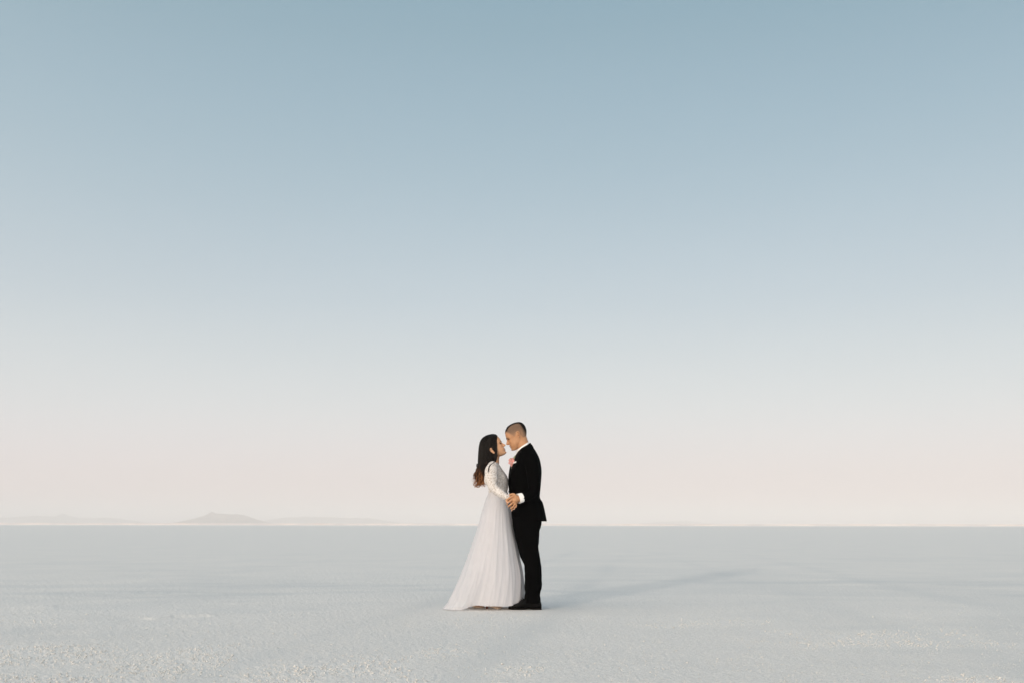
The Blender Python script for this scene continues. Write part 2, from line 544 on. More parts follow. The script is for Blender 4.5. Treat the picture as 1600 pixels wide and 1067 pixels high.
    me.vertices.add(len(co)); me.vertices.foreach_set('co', co.ravel())
    me.loops.add(quads.size); me.loops.foreach_set('vertex_index', quads.ravel().astype(np.int32))
    me.polygons.add(len(quads))
    me.polygons.foreach_set('loop_start', np.arange(0, quads.size, 4, dtype=np.int32))
    me.polygons.foreach_set('use_smooth', np.ones(len(quads), bool))
    for nm, arr in (('damp', smooth), ('crust', cm)):
        at = me.attributes.new(nm, 'FLOAT', 'POINT')
        at.data.foreach_set('value', arr.ravel().astype(np.float32))
    me.update(); me.validate()
    # loose salt crumbs lying on the crust, thickest in the rough patches
    dr = np.gradient(r)[:, None] * np.ones_like(X)
    w = dr * Rd * (.22 + .30 * cm + .30 * smoothstep(.1, .8, vnoise(X * 5, D * 5, seed=71))) * (1 - .85 * smooth) * smoothstep(11, 6, D) / np.maximum(D, 1)
    w[(D < 4.4) | (D > 13) | (np.abs(X) > .62 * D + .3) | ((np.abs(X) < .75) & (np.abs(Y) < .55))] = 0
    w = w.ravel() / w.sum()
    nc = 42000
    pick = rng.choice(len(w), nc, p=w)
    pos = co[pick] + rng.normal(0, .006, (nc, 3)) * np.array([1, 1, 0])
    big_ = np.exp(rng.normal(0, .45, nc)) * .0024 * (.8 + .7 * cm.ravel()[pick])
    big_ = np.clip(big_, .001, .009)
    oct_ = np.array([[1, 0, 0], [0, 1, 0], [-1, 0, 0], [0, -1, 0], [0, 0, .85], [0, 0, -.5]], float)
    ang = rng.uniform(0, 6.283, nc)
    ca, sa = np.cos(ang), np.sin(ang)
    sh_ = oct_[None] * rng.uniform(.6, 1.35, (nc, 6, 1)) + rng.normal(0, .14, (nc, 6, 3))
    cv = np.stack([sh_[:, :, 0] * ca[:, None] - sh_[:, :, 1] * sa[:, None], sh_[:, :, 0] * sa[:, None] + sh_[:, :, 1] * ca[:, None], sh_[:, :, 2]], -1) * big_[:, None, None] + pos[:, None, :] + np.array([0, 0, 1]) * (big_ * .25)[:, None, None]
    of = np.array([[0, 1, 4], [1, 2, 4], [2, 3, 4], [3, 0, 4], [1, 0, 5], [2, 1, 5], [3, 2, 5], [0, 3, 5]])
    cf = (of[None] + (np.arange(nc) * 6)[:, None, None]).reshape(-1, 3)
    cme = bpy.data.meshes.new('salt_crumbs')
    cme.vertices.add(nc * 6); cme.vertices.foreach_set('co', cv.ravel())
    cme.loops.add(cf.size); cme.loops.foreach_set('vertex_index', cf.ravel().astype(np.int32))
    cme.polygons.add(len(cf)); cme.polygons.foreach_set('loop_start', np.arange(0, cf.size, 3, dtype=np.int32))
    cme.update(); cme.validate()
    cmat = material('salt_grains', (.70, .69, .66), .85, .15, mk_plain_noise((.60, .59, .565), (.78, .765, .735), 40))
    cobj = link('salt_crumbs', cme, cmat)
    cobj['kind'] = 'stuff'
    def f(nt, b):
        geo = nt.nodes.new('ShaderNodeNewGeometry').outputs['Position']
        damp = nt.nodes.new('ShaderNodeAttribute'); damp.attribute_name = 'damp'
        crust = nt.nodes.new('ShaderNodeAttribute'); crust.attribute_name = 'crust'
        n1 = noise_node(nt, 60, 5, geo, .7)
        n2 = noise_node(nt, .8, 4, geo)
        base = ramp_node(nt, n1.outputs['Fac'], [(.30, (.69, .672, .645)), (.70, (.90, .873, .832))])
        mx = nt.nodes.new('ShaderNodeMix'); mx.data_type = 'RGBA'
        nt.links.new(damp.outputs['Fac'], mx.inputs[0])
        nt.links.new(base, mx.inputs[6]); mx.inputs[7].default_value = (.685, .685, .67, 1)
        mx2 = nt.nodes.new('ShaderNodeMix'); mx2.data_type = 'RGBA'
        ml = nt.nodes.new('ShaderNodeMath'); ml.operation = 'MULTIPLY'
        nt.links.new(crust.outputs['Fac'], ml.inputs[0]); ml.inputs[1].default_value = .5
        nt.links.new(ml.outputs[0], mx2.inputs[0])
        nt.links.new(mx.outputs[2], mx2.inputs[6]); mx2.inputs[7].default_value = (.86, .84, .81, 1)
        mx3 = nt.nodes.new('ShaderNodeMix'); mx3.data_type = 'RGBA'; mx3.blend_type = 'MULTIPLY'; mx3.inputs[0].default_value = 1
        nt.links.new(mx2.outputs[2], mx3.inputs[6])
        nt.links.new(ramp_node(nt, n2.outputs['Fac'], [(.3, (.95, .96, .97)), (.7, (1, 1, 1))]), mx3.inputs[7])
        nt.links.new(mx3.outputs[2], b.inputs['Base Color'])
        n3 = noise_node(nt, 130, 4, geo, .7)
        bump(nt, b, n3.outputs['Fac'], .8, .008)
    mat = material('salt_crust', (.78, .78, .77), .85, .2, f)
    o = link('salt_flat', me, mat)
    o['kind'] = 'structure'
    return o
build_ground()

def hill(name, outline, dist, depth, mat, seed, foot=820.5):
    """a far ridge: outline of (px, py) at a distance, given real depth and eroded flanks"""
    k = dist / FPX
    xs = [(p - 800) * k for p, _ in outline]
    hs = [max(0, (foot - q)) * k for _, q in outline]
    nx, ny = 160, 40
    gx = np.linspace(xs[0], xs[-1], nx)
    h = np.interp(gx, xs, hs)
    h = h * (1 + .07 * vnoise(gx / (9 * k), gx * 0 + seed + .5, seed=seed) + .05 * vnoise(gx / (3.5 * k), gx * 0 + seed + .5, seed=seed + 2))
    ty = np.linspace(0, 1, ny)
    prof = np.interp(ty, [0, .22, .40, .5, .62, 1], [0, .38, .86, 1, .95, 0])
    Xg, Tg = np.meshgrid(gx, ty)
    kk = 1 / (12 * k)
    rid = 1 - np.abs(vnoise(Xg * kk, Tg * 3, seed=seed)) * .35 - np.abs(vnoise(Xg * kk * 2.7, Tg * 5, seed=seed + 1)) * .18
    Zg = h[None, :] * prof[:, None] * (rid * (1 - np.exp(-((Tg - .5) / .05) ** 2)) + np.exp(-((Tg - .5) / .05) ** 2)) - .4
    Yg = CAM_Y + dist + (Tg - .5) * depth
    vs = np.stack([Xg, Yg, Zg], -1).reshape(-1, 3)
    idx = np.arange(nx * ny).reshape(ny, nx)
    fs = np.stack([idx[:-1, :-1], idx[:-1, 1:], idx[1:, 1:], idx[1:, :-1]], -1).reshape(-1, 4)
    mb = MB(); mb.add(vs.tolist(), fs.tolist())
    o = link(name, mb.mesh(name), mat)
    o['kind'] = 'structure'
    return o

rock = material('desert_rock', (.25, .2, .17), .95, .1, mk_plain_noise((.16, .115, .095), (.31, .225, .18), .02))
hill('hill', [(262, 819), (280, 815.5), (300, 811), (318, 806.5), (326, 803), (331, 800.5), (336, 802.4), (350, 803), (366, 803.2), (378, 804), (388, 807.5), (400, 812), (412, 815), (424, 818.5)], 6000, 700, rock, 5)
hill('hill', [(395, 819), (420, 812), (450, 808.5), (480, 807), (510, 807.5), (535, 809), (555, 808.5), (585, 811), (610, 814.5), (640, 819)], 8200, 900, rock, 15)
hill('hill', [(-80, 819), (-20, 812), (20, 808.5), (60, 807), (90, 808), (98, 803.5), (104, 806), (125, 811), (150, 810), (180, 809.5), (205, 814), (235, 819)], 8300, 900, rock, 25)
hill('hill', [(985, 819), (1030, 815.2), (1045, 813.4), (1075, 812.8), (1090, 815), (1130, 819)], 9100, 500, rock, 35)

def bright_horizon_strip():
    # raised strip added for the bright mirage line at the horizon, facing the sun
    dist, n = 2300.0, 420
    k = dist / FPX
    xs = np.linspace(-1500, 1500, n)
    h = k * (2.9 + .5 * vnoise(xs / 90, xs * 0 + 2.5, seed=61) + .3 * vnoise(xs / 24, xs * 0 + 1.5, seed=62))
    prof = [(-9, -.3), (-5, .35), (-2.5, .8), (0, 1.0), (6, .98), (30, .6), (60, -.3)]
    vs = []
    for dy, f in prof:
        yy = CAM_Y + dist + dy + 3 * vnoise(xs / 40, xs * 0 + dy, seed=63)
        vs += [(float(a), float(b), float(c * f)) for a, b, c in zip(xs, yy, h)]
    fs = [(i * n + j, i * n + j + 1, (i + 1) * n + j + 1, (i + 1) * n + j) for i in range(len(prof) - 1) for j in range(n - 1)]
    mb = MB(); mb.add(vs, fs)
    m = material('pale_horizon_strip', (.8, .76, .72), .9, .1, mk_plain_noise((.70, .615, .59), (.80, .715, .69), .05))
    o = link('bright_horizon_strip', mb.mesh('bright_horizon_strip'), m)
    o['kind'] = 'structure'
bright_horizon_strip()

#HAZE
hz = MB()
hx, hy0, hy1, hz0, hz1 = 9500, -1500, 9800, -1.0, 130
hz.add([(x, y, z) for z in (hz0, hz1) for y in (hy0, hy1) for x in (-hx, hx)],
       [(0, 2, 3, 1), (4, 5, 7, 6), (0, 1, 5, 4), (1, 3, 7, 5), (3, 2, 6, 7), (2, 0, 4, 6)])
hm = bpy.data.materials.new('dusk_air')
hm.use_nodes = True
hm.node_tree.nodes.clear()
ho = hm.node_tree.nodes.new('ShaderNodeOutputMaterial')
pv = hm.node_tree.nodes.new('ShaderNodeVolumePrincipled')
pv.inputs['Color'].default_value = (.87, .865, .87, 1)
pv.inputs['Density'].default_value = 1.8 / 6000
pv.inputs['Anisotropy'].default_value = -0.18
hm.node_tree.links.new(pv.outputs[0], ho.inputs['Volume'])
haze = link('haze', hz.mesh('haze'), hm)
haze['kind'] = 'stuff'
scene.cycles.volume_bounces = 3

# ------------------------------------------------------------------ human head (centimetres, facing +X, chin at z = 0)
HEAD = [(0.0, 6.8, 3.5, 1.6), (.5, 8.4, 1.6, 3.1), (1.4, 9.0, -.4, 4.2), (2.6, 8.75, -2, 5.1), (3.6, 9.15, -3, 5.6), (4.4, 9.1, -4, 6.0),
        (5.2, 9.3, -5, 6.25), (6.5, 9.0, -6.8, 6.55), (8, 8.8, -8.0, 6.85), (9.5, 8.75, -8.8, 7.05), (11, 8.95, -9.4, 7.25), (12.2, 9.55, -9.8, 7.45),
        (14, 9.5, -10.15, 7.6), (16.5, 9.15, -10.2, 7.45), (19, 8.1, -9.6, 6.8), (21, 6.2, -8.2, 5.5), (22.3, 3.9, -6, 3.9), (22.9, 1.2, -3.6, 1.9)]

def gauss(v, c, s):
    return np.exp(-(((v[:, 0] - c[0]) / s[0]) ** 2 + ((v[:, 1] - c[1]) / s[1]) ** 2 + ((v[:, 2] - c[2]) / s[2]) ** 2))

def head_grid(female=False, n=72, m=90):
    zs = [r[0] for r in HEAD]
    t = np.linspace(0, 22.9, m)
    xf, xb, hw = (cr_cat(zs, [r[c] for r in HEAD], t) for c in (1, 2, 3))
    th = 2 * np.pi * np.arange(n) / n
    c, s = np.cos(th), np.sin(th)
    e = 2 / 2.25
    cs, ss = np.sign(c) * np.abs(c) ** e, np.sign(s) * np.abs(s) ** e
    v = np.zeros((m, n, 3))
    for i in range(m):
        xw = xb[i] + .5 * (xf[i] - xb[i])
        v[i, :, 0] = xw + np.where(cs > 0, (xf[i] - xw) * cs, (xw - xb[i]) * cs)
        v[i, :, 1] = hw[i] * ss
        v[i, :, 2] = t[i]
    v = v.reshape(-1, 3)
    d = np.zeros_like(v)
    for sd in (-1, 1):
        d[:, 0] -= .75 * gauss(v, (8.4, 3.1 * sd, 10.9), (2, 1.25, .85))
        g = gauss(v, (7.0, 4.6 * sd, 8.3), (2.2, 1.7, 1.5)); d[:, 0] += .45 * g; d[:, 1] += sd * .3 * g
        d[:, 0] += .25 * gauss(v, (9, 2.8 * sd, 12.4), (1.5, 1.8, .6))
        d[:, 0] -= .3 * gauss(v, (8.2, 2.6 * sd, 4.5), (1.5, .6, .6))
    d[:, 0] += .2 * gauss(v, (9.4, 0, 5.2), (2, 1.6, .45)) + .25 * gauss(v, (9.4, 0, 3.7), (2, 1.5, .5)) - .35 * gauss(v, (9.4, 0, 4.6), (2, 2.6, .3))
    d[:, 0] += .35 * gauss(v, (9, 0, 1.4), (2, 1.4, .8))
    if female:
        v[:, 1] *= .95
        d[:, 0] -= .15 * gauss(v, (9.4, 0, 12.2), (2, 4, .8))
    return (v + d).reshape(m, n, 3)

def head_parts(mb, T, female, ear_dz=0.0, ear_dy=0.0, ear_dx=0.0):
    g = head_grid(female)
    mb.rings([[T(p) for p in ring] for ring in g])
    k = T.k * .01
    nr = .85 if female else 1.0
    mb.tube([T(p) for p in ((8.6, 0, 11.6), (9.35, 0, 10.4), (10.1, 0, 9.0), (10.75 + .15 * female, 0, 8.0))], [.75 * nr * k, .72 * nr * k, .8 * nr * k, .88 * nr * k], n=14)
    mb.tube([T((8.3, 0, 11.4)), T((8.7, 0, 9.6)), T((9.3, 0, 7.9))], [.8 * k, 1.0 * k, 1.1 * k], n=14)
    mb.ellipsoid(T((10.3, 0, 7.8)), (1.0 * nr * k,) * 3)
    for sd in (-1, 1):
        mb.ellipsoid(T((9.6, 1.1 * nr * sd, 7.5)), (.82 * nr * k,) * 3)
        e = lambda x, z, y: T((x - .7 + ear_dx, sd * (y + ear_dy), z + ear_dz))
        mb.tube([e(.5, 9.4, 7.1), e(.7, 11, 7.3), e(.1, 12.5, 7.9), e(-1.2, 13, 8.4), e(-2.1, 12, 8.5), e(-2.0, 10.3, 8.3), e(-1.2, 8.7, 7.9), e(-.3, 7.5, 7.5), e(.3, 7.9, 7.1)],
                [x * k for x in (.3, .34, .36, .38, .38, .38, .4, .45, .35)], n=10)
        fo = .55 if female else 0
        mb.tube([e(.2, 8.0, 7.0 + fo), e(-.4, 10, 7.2 + fo), e(-.7, 12, 7.4 + fo)], [.7 * k, 1.15 * k, .8 * k], n=12, flat=.5)
        mb.tube([e(-.2, 9.4, 7.5), e(-1.0, 10.2, 7.8), e(-1.1, 11.6, 7.9)], [.25 * k, .3 * k, .25 * k], n=8)
    return g

class HeadFrame:
    """head space (cm) to world"""
    def __init__(self, ox, oy, pitch, k, facing, y=0.0, yaw=0.0):
        self.o = P(ox, oy, y); self.k = k
        s, c = math.sin(R(pitch)), math.cos(R(pitch))
        f = Vector((facing * c, 0, s)); u = Vector((-facing * s, 0, c))
        q = Matrix.Rotation(R(yaw), 3, 'Z')
        self.f, self.u, self.s = q @ f, q @ u, q @ Vector((0, 1 * facing, 0))
    def __call__(self, p):
        k = self.k * .01
        return self.o + self.f * (p[0] * k) + self.s * (p[1] * k) + self.u * (p[2] * k)

def surf_strip(bvh, T, pts, widths, lift, thick, n=8):
    """a soft flattened strip that lies on a head's skin (brow, lid, lip); points in head cm"""
    mb = MB()
    q = []
    for p in pts:
        w = T(p)
        co, no, _, _ = bvh.find_nearest(w)
        q.append(co + no * lift)
    mb.tube(q, widths, n=n, sub=4)
    return mb

def face_marks(root, body, bvh, T, female):
    k = T.k * .01
    for sd in (-1, 1):
        br = .28 if not female else .22
        m = surf_strip(bvh, T, [(9.3, sd * 1.3, 12.1), (9.1, sd * 2.6, 12.65), (8.2, sd * 4.1, 12.6), (7.2, sd * 5.1, 12.0)], [br * .9 * k, br * 1.2 * k, br * k, br * .5 * k], .0002, 1)
        link('eyebrow', m.mesh('eyebrow'), M['brow'], body, root)
        if female:
            pts = [(8.6, sd * 1.7, 10.9), (8.3, sd * 2.7, 10.85), (7.8, sd * 3.7, 11.0), (7.0, sd * 4.5, 11.35)]
            w = [.18 * k, .46 * k, .48 * k, .20 * k]
        else:
            pts = [(8.6, sd * 1.8, 11.0), (8.3, sd * 2.7, 11.1), (7.7, sd * 3.8, 11.05), (7.0, sd * 4.5, 10.8)]
            w = [.16 * k, .34 * k, .34 * k, .14 * k]
        m = surf_strip(bvh, T, pts, w, 0, 1)
        link('eye', m.mesh('eye'), M['eye'], body, root)
    lm = M['lip_f'] if female else M['lip_m']
    cz = 5.1 if female else 5.0
    m = MB()
    a = surf_strip(bvh, T, [(7.4, -3.3, 5.45), (8.7, -1.8, 5.0), (9.5, -.5, 5.1), (9.5, .5, 5.1), (8.7, 1.8, 5.0), (7.4, 3.3, 5.45)], [x * k for x in (.10, .22, .28, .28, .22, .10)], -.0012, 1)
    b = surf_strip(bvh, T, [(7.4, -3.2, 5.25), (8.7, -1.7, 4.1), (9.5, -.5, 3.75), (9.5, .5, 3.75), (8.7, 1.7, 4.1), (7.4, 3.2, 5.25)], [x * k for x in (.10, .26, .36, .36, .26, .10)], -.0012, 1)
    m.add(a.v, a.f); m.add(b.v, b.f)
    link('lips', m.mesh('lips'), lm, body, root)
    t = surf_strip(bvh, T, [(7.8, -2.7, 4.98), (8.9, -1.2, 4.6), (9.4, 0, 4.5), (8.9, 1.2, 4.6), (7.8, 2.7, 4.98)], [x * k for x in (.16, .34, .36, .34, .16)], -.0012, 1)
    link('teeth', t.mesh('teeth'), M['teeth'], body, root)

# ------------------------------------------------------------------ the person in the black suit
def build_groom():
    root = thing('person', (P(832, 950).x, 0, 0), 'person in a black suit with close-cropped hair, bending down to the person in white', 'person')
    T = HeadFrame(814.3, 698.9, -22, 1.035, -1, y=0.005)
    body = MB()
    hg = head_parts(body, T, False, ear_dz=1.5, ear_dx=-.2)
    # neck and trunk
    body.tube([T((-2.2, 0, 9)), P(816.5, 694), P(821, 702), P(826, 716)], [.064, .060, .062, .075], n=28)
    JR = [(694, 821, 830.6, 8), (698, 815.8, 832.9, 15), (703, 810.8, 836.6, 25), (709, 806.6, 840, 33), (716, 802.6, 842.9, 37.5), (723, 799.2, 844.7, 38), (730, 796.6, 845.8, 37),
          (738, 795.2, 846.1, 35), (746, 794.8, 845.6, 33.5), (754, 794.9, 844.9, 31.5), (765, 795.4, 844, 29), (775, 796, 843.6, 28), (779, 796.4, 844.8, 28), (783, 796.9, 847.5, 28.5),
          (790, 797.6, 849.8, 29.5), (800, 798.4, 851.8, 30.5), (807, 799, 853, 30.8), (813.6, 799.8, 854.2, 31)]
    body.rings(loft_rows([(a, l + 5, r - 5, max(3, h - 8)) for a, l, r, h in JR if 700 < a < 780] + [(790, 803, 840, 22), (812, 804, 842, 22)], n=40))
    for sd in (-1, 1):
        y = sd
        body.tube([P(827, 722, .18 * y), P(832, 745, .235 * y), P(833, 768, .235 * y), P(821, 775, .285 * y), P(808.5, 779, .318 * y)], [.05, .048, .042, .036, .028], n=20)
        # back of the hand, then fingers folded over the other hand
        body.tube([P(809, 778.6, .316 * y), P(804.6, 780, .334 * y)], [.027, .031], n=16, flat=.75)
        body.tube([P(806, 776, .328 * y), P(803.5, 781, .338 * y), P(804.5, 786.5, .332 * y)], [.017, .019, .015], n=14)
        fing = [[(802.5, 774, .337), (797.5, 776.5, .348), (793.6, 779.6, .340), (792.6, 782.5, .318)],
                [(802.2, 778.5, .341), (797.4, 781.8, .354), (793.4, 785, .345), (792.4, 788, .322)],
                [(802.6, 783, .340), (798.8, 787, .353), (795.6, 789.6, .343), (794.2, 791.2, .322)],
                [(803.8, 787.2, .334), (801.4, 791.2, .344), (798.8, 793.3, .336), (797.4, 794.0, .318)]]
        for i, f in enumerate(fing):
            rr = (.0092, .0096, .0090, .0080)[i]
            body.tube([P(a, b, c * y) for a, b, c in f], [rr * 1.08, rr, rr * .95, rr * .82], n=12)
        body.tube([P(806.5, 775, .318 * y), P(802, 771.6, .312 * y), P(797.6, 772.4, .306 * y), P(794, 775, .300 * y)], [.013, .0115, .0105, .009], n=12)
        # legs and feet inside trousers and shoes
        body.tube([P(822, 800, .085 * y), P(829, 870, .09 * y), P(833, 905, .09 * y), P(833, 936, .09 * y)], [.075, .05, .046, .036], n=20)
        body.tube([P(834, 938, .09 * y), P(818, 944, .09 * y), P(806, 945.5, .092 * y)], [.035, .03, .018], n=14, flat=.7)
    bme = remeshed(body, .0026, 2)
    bo = link('body', bme, M['skin_m'], None, root)
    bvh = BVHTree.FromPolygons([v.co + root.location for v in bme.vertices], [tuple(p.vertices) for p in bme.polygons])
    face_marks(root, bo, bvh, T, False)
    # clipped hair: a thin cap following the skull
    m, n, _ = hg.shape
    G = hg.copy(); cen = np.array([0, 0, 12.0])
    off = G - cen; off /= np.linalg.norm(off, axis=2)[:, :, None]
    zz, xx = G[:, :, 2], G[:, :, 0]
    # hairline height as a function of how far forward the point is
    line = np.interp(xx, [-10.5, -7, -4.6, -2.4, .2, 2.2, 4.2, 6.2, 7.6, 9.6], [4.6, 5.4, 8.2, 13.4, 13.2, 11.2, 13.6, 16.2, 17.2, 17.6]) 
    above = zz - line
    thick = np.where(above > 0, .10 + .38 * (1 - .75 * smoothstep(3.0, 7.5, xx)) * smoothstep(11, 19.5, zz + np.clip(-xx - 5, 0, 5) * .9) * smoothstep(0, 1.2, above), np.clip(above * .35, -.4, 0) + .10)
    Gh = G + off * thick[:, :, None]
    dens_shade = np.clip(.14 + .26 * smoothstep(11, 18, zz) + .70 * smoothstep(6.0, 3.4, np.abs(G[:, :, 1])) * smoothstep(12, 17, zz) * (1 - .55 * smoothstep(2.5, 7.5, xx)) + .62 * smoothstep(-5.2, -10, xx) * smoothstep(5, 12, zz), 0, 1.0) * smoothstep(-.3, 2.2, above)  # denser on top; back darkened too, its shadow side put into the hair tone
    vs, fs, keep = [], [], {}
    mbh = MB()
    def vid(i, j):
        j %= n
        if (i, j) not in keep:
            keep[(i, j)] = len(vs); vs.append(tuple(T(Gh[i, j])))
        return keep[(i, j)]
    for i in range(m - 1):
        for j in range(n):
            if max(above[i, j], above[i, (j + 1) % n], above[i + 1, j], above[i + 1, (j + 1) % n]) > -1.6:
                fs.append((vid(i, j), vid(i, j + 1), vid(i + 1, j + 1), vid(i + 1, j)))
    top = [vid(m - 1, j) for j in range(n)]
    vs.append(tuple(T(Gh[m - 1].mean(0) + np.array([0, 0, .12])))); c = len(vs) - 1
    fs += [(c, top[j], top[(j + 1) % n]) for j in range(n)]
    mbh.add(vs, fs)
    hme = mbh.mesh('hair')
    at = hme.attributes.new('clip', 'FLOAT', 'POINT')
    dv = [0.0] * len(vs)
    for (i, j), q in keep.items():
        dv[q] = float(dens_shade[i, j])
    dv[-1] = 1.0
    at.data.foreach_set('value', dv)
    link('hair', hme, M['stubble'], None, root)
    # shirt
    sh = MB()
    sh.rings(loft_rows([(702, 808.8, 832, 17), (706, 806.6, 835, 21), (711, 804.2, 838, 24), (716, 801.6, 839, 26), (724, 799, 838, 26), (734, 797.5, 838, 26), (760, 798, 838, 24), (775, 799, 838, 23)], n=60, ex=2.0))
    so = link('shirt', sh.mesh('shirt'), M['cotton'], None, root)
    def ring(c, e1, e2, n=56):
        return [c + e1 * math.cos(2 * math.pi * j / n) + e2 * math.sin(2 * math.pi * j / n) for j in range(n)]
    nape, front = P(826.6, 691.2), P(807.0, 704.6)
    c0 = (nape + front) / 2; e1 = (nape - front) / 2; up = Vector((-e1.z, 0, e1.x)); up = up.normalized()
    if up.z < 0: up = -up
    e2 = Vector((0, e1.length * .97, 0))
    col = MB()
    col.rings([ring(c0 - up * .045, e1 * 1.06, e2 * 1.1), ring(c0 - up * .01, e1 * 1.04, e2 * 1.06), ring(c0 + up * .008, e1 * 1.02, e2 * 1.02), ring(c0 + up * .009, e1 * .97, e2 * .97), ring(c0 - up * .045, e1 * .95, e2 * .95)], caps=False)
    link('collar', col.mesh('collar'), M['cotton'], so, root)
    for sd in (-1, 1):
        d = (P(808, 779, .320 * sd) - P(822, 774.8, .283 * sd)).normalized()
        cc = P(810.2, 778.4, .312 * sd)
        a = d.cross(Vector((0, 0, 1))).normalized(); b = a.cross(d)
        cu = MB()
        cu.rings([ring(cc - d * .04, a * .039, b * .043), ring(cc + d * .004, a * .041, b * .047), ring(cc + d * .006, a * .038, b * .044), ring(cc - d * .03, a * .034, b * .038)], caps=False)
        link('cuff', cu.mesh('cuff'), M['cotton'], so, root)
    # jacket
    jk = MB()
    jk.rings(loft_rows(JR, n=96, ex=2.25))
    wrinkle(jk, .004, 9, 9, 6, 3)
    jo = link('jacket', jk.mesh('jacket'), M['wool'], None, root)
    jb = jk.bvh()
    jc = MB()
    nape, front = P(828.8, 691.6), P(806.6, 709.6)
    c0 = (nape + front) / 2; e1 = (nape - front) / 2; up = Vector((-e1.z, 0, e1.x)).normalized()
    if up.z < 0: up = -up
    e2 = Vector((0, e1.length * .86, 0))
    jc.rings([ring(c0 - up * .05, e1 * .98, e2 * 1.3), ring(c0 - up * .02, e1 * 1.01, e2 * 1.1), ring(c0 + up * .004, e1 * 1.0, e2 * 1.0), ring(c0 + up * .004, e1 * .95, e2 * .94), ring(c0 - up * .04, e1 * .93, e2 * .92)], caps=False)
    link('collar', jc.mesh('collar'), M['wool'], jo, root)
    for sd in (-1, 1):
        sl = MB()
        sl.tube([P(828, 716, .165 * sd), P(830.5, 724, .205 * sd), P(833, 745, .236 * sd), P(833.4, 766, .238 * sd), P(825, 773.6, .268 * sd), P(815.2, 777, .299 * sd)],
                [.062, .067, .060, .054, .048, .041], n=32, sub=9)
        wrinkle(sl, .004, 14, 14, 14, 8 + sd)
        link('sleeve', sl.mesh('sleeve'), M['wool'], jo, root)
        # lapel lying on the chest
        lp = MB()
        edge = [(811, 705), (806.5, 712), (803, 720), (800, 730), (797.4, 742), (796.2, 752)]
        outer = [(815, 707), (813, 714), (811.5, 719.5), (806, 731), (800.5, 743), (797, 752.5)]
        rows = []
        for (a, b), (c, d) in zip(edge, outer):
            row = []
            for t in np.linspace(0, 1, 6):
                x, z = a + (c - a) * t, b + (d - b) * t
                q = P(x, z, 0)
                hit = jb.ray_cast(Vector((q.x, sd * 1.0, q.z)), Vector((0, -sd, 0)))
                if hit[0] is None:
                    co, no, _, _ = jb.find_nearest(Vector((q.x, sd * .02, q.z)))
                else:
                    co, no = hit[0], hit[1]
                row.append(co + no * (.004 + .003 * math.sin(math.pi * t)))
            rows.append(row)
        nn = len(rows[0])
        vs = [p for r in rows for p in r]
        fs = [(i * nn + j, i * nn + j + 1, (i + 1) * nn + j + 1, (i + 1) * nn + j) for i in range(len(rows) - 1) for j in range(nn - 1)]
        lp.add(vs, fs)
        lo = link('lapel', lp.mesh('lapel'), M['satin'], jo, root)
        md = lo.modifiers.new('thickness', 'SOLIDIFY'); md.thickness = .003
    for q in (756, 768):
        co, no, _, _ = jb.find_nearest(P(790, q, 0))
        bt = MB(); bt.ellipsoid(co + no * .002, (.004, .010, .010))
        link('button', bt.mesh('button'), M['button'], jo, root)
    # pocket square
    ps = MB()
    grid = []
    for i, (x, z) in enumerate(((802.8, 725.8), (804.2, 725.3), (805.8, 724.7), (807.2, 724.2))):
        for dz in (0, -.9 - .3 * (i % 2), -1.7 - .4 * ((i + 1) % 2)):
            q = P(x, z + dz, 0)
            hit = jb.ray_cast(Vector((q.x, -1.0, q.z)), Vector((0, 1, 0)))
            co = hit[0] if hit[0] is not None else jb.find_nearest(q)[0]
            no = hit[1] if hit[1] is not None else Vector((0, -1, 0))
            grid.append(co + no * (.005 + .003 * (-1.5 < dz < -.5)))
    ps.add(grid, [(i * 3 + j, i * 3 + j + 1, (i + 1) * 3 + j + 1, (i + 1) * 3 + j) for i in range(3) for j in range(2)])
    po = link('pocket_square', ps.mesh('pocket_square'), M['cotton'], jo, root)
    po.modifiers.new('thickness', 'SOLIDIFY').thickness = .004
    # trousers: two legs joined at the seat
    tr = MB()
    TR = [(806, 801, 848, 15), (815, 799.8, 846, 15.5), (822, 801, 845, 15.5), (830, 803, 841.6, 15), (840, 805.2, 841.6, 14.2), (856, 809, 840.8, 13.4), (866, 812.2, 842.2, 12.9),
          (874, 815.4, 844, 12.5), (881, 818.8, 845.2, 12.2), (893, 820, 846, 12), (908, 820, 846.4, 11.8), (918, 820, 845.5, 11.6), (924, 820.6, 843.8, 11.4), (928, 820.2, 843.6, 11.5), (934, 819.2, 844.8, 11.8), (940, 819.0, 845.2, 12)]
    tr.rings([[p + Vector((0, -.032 * smooth01((p.z - .75) / -.6), 0)) for p in r_] for r_ in loft_rows(TR, n=56, yc=-.088, ex=2.1)])
    tr.rings(loft_rows([(a, l + .6, r - .4, h) for a, l, r, h in TR], n=56, yc=.088, ex=2.1))
    tr.rings(loft_rows([(790, 802, 843, 27), (806, 801.5, 846, 29), (818, 801, 845, 24), (826, 805, 839, 8)], n=56))
    wrinkle(tr, .0045, 9, 9, 14, 21)
    link('trousers', tr.mesh('trousers'), M['wool'], None, root)
    for sd in (-1, 1):
        yc = -.124 if sd < 0 else .092
        shoe = MB()
        secs = [(794.6, 4.0, 2.6, 1.5), (796, 6.6, 2.2, 4.2), (799, 8.4, 2.0, 6.6), (804, 9.2, 2.0, 8.4), (809, 10.3, 2.0, 9.0), (813, 13.5, 2.0, 8.8), (818, 16.5, 2.0, 7.8), (824, 17, 2.0, 6.8), (832, 16.5, 2.0, 6.4), (840, 16, 2.0, 6.2), (844.4, 13, 2.2, 5.4), (845.8, 8, 3.0, 3.6)]
        xs = [s[0] for s in secs]
        t = np.linspace(xs[0], xs[-1], 46)
        top, bot, hw = (cr(xs, [s[c] for s in secs], t) for c in (1, 2, 3))
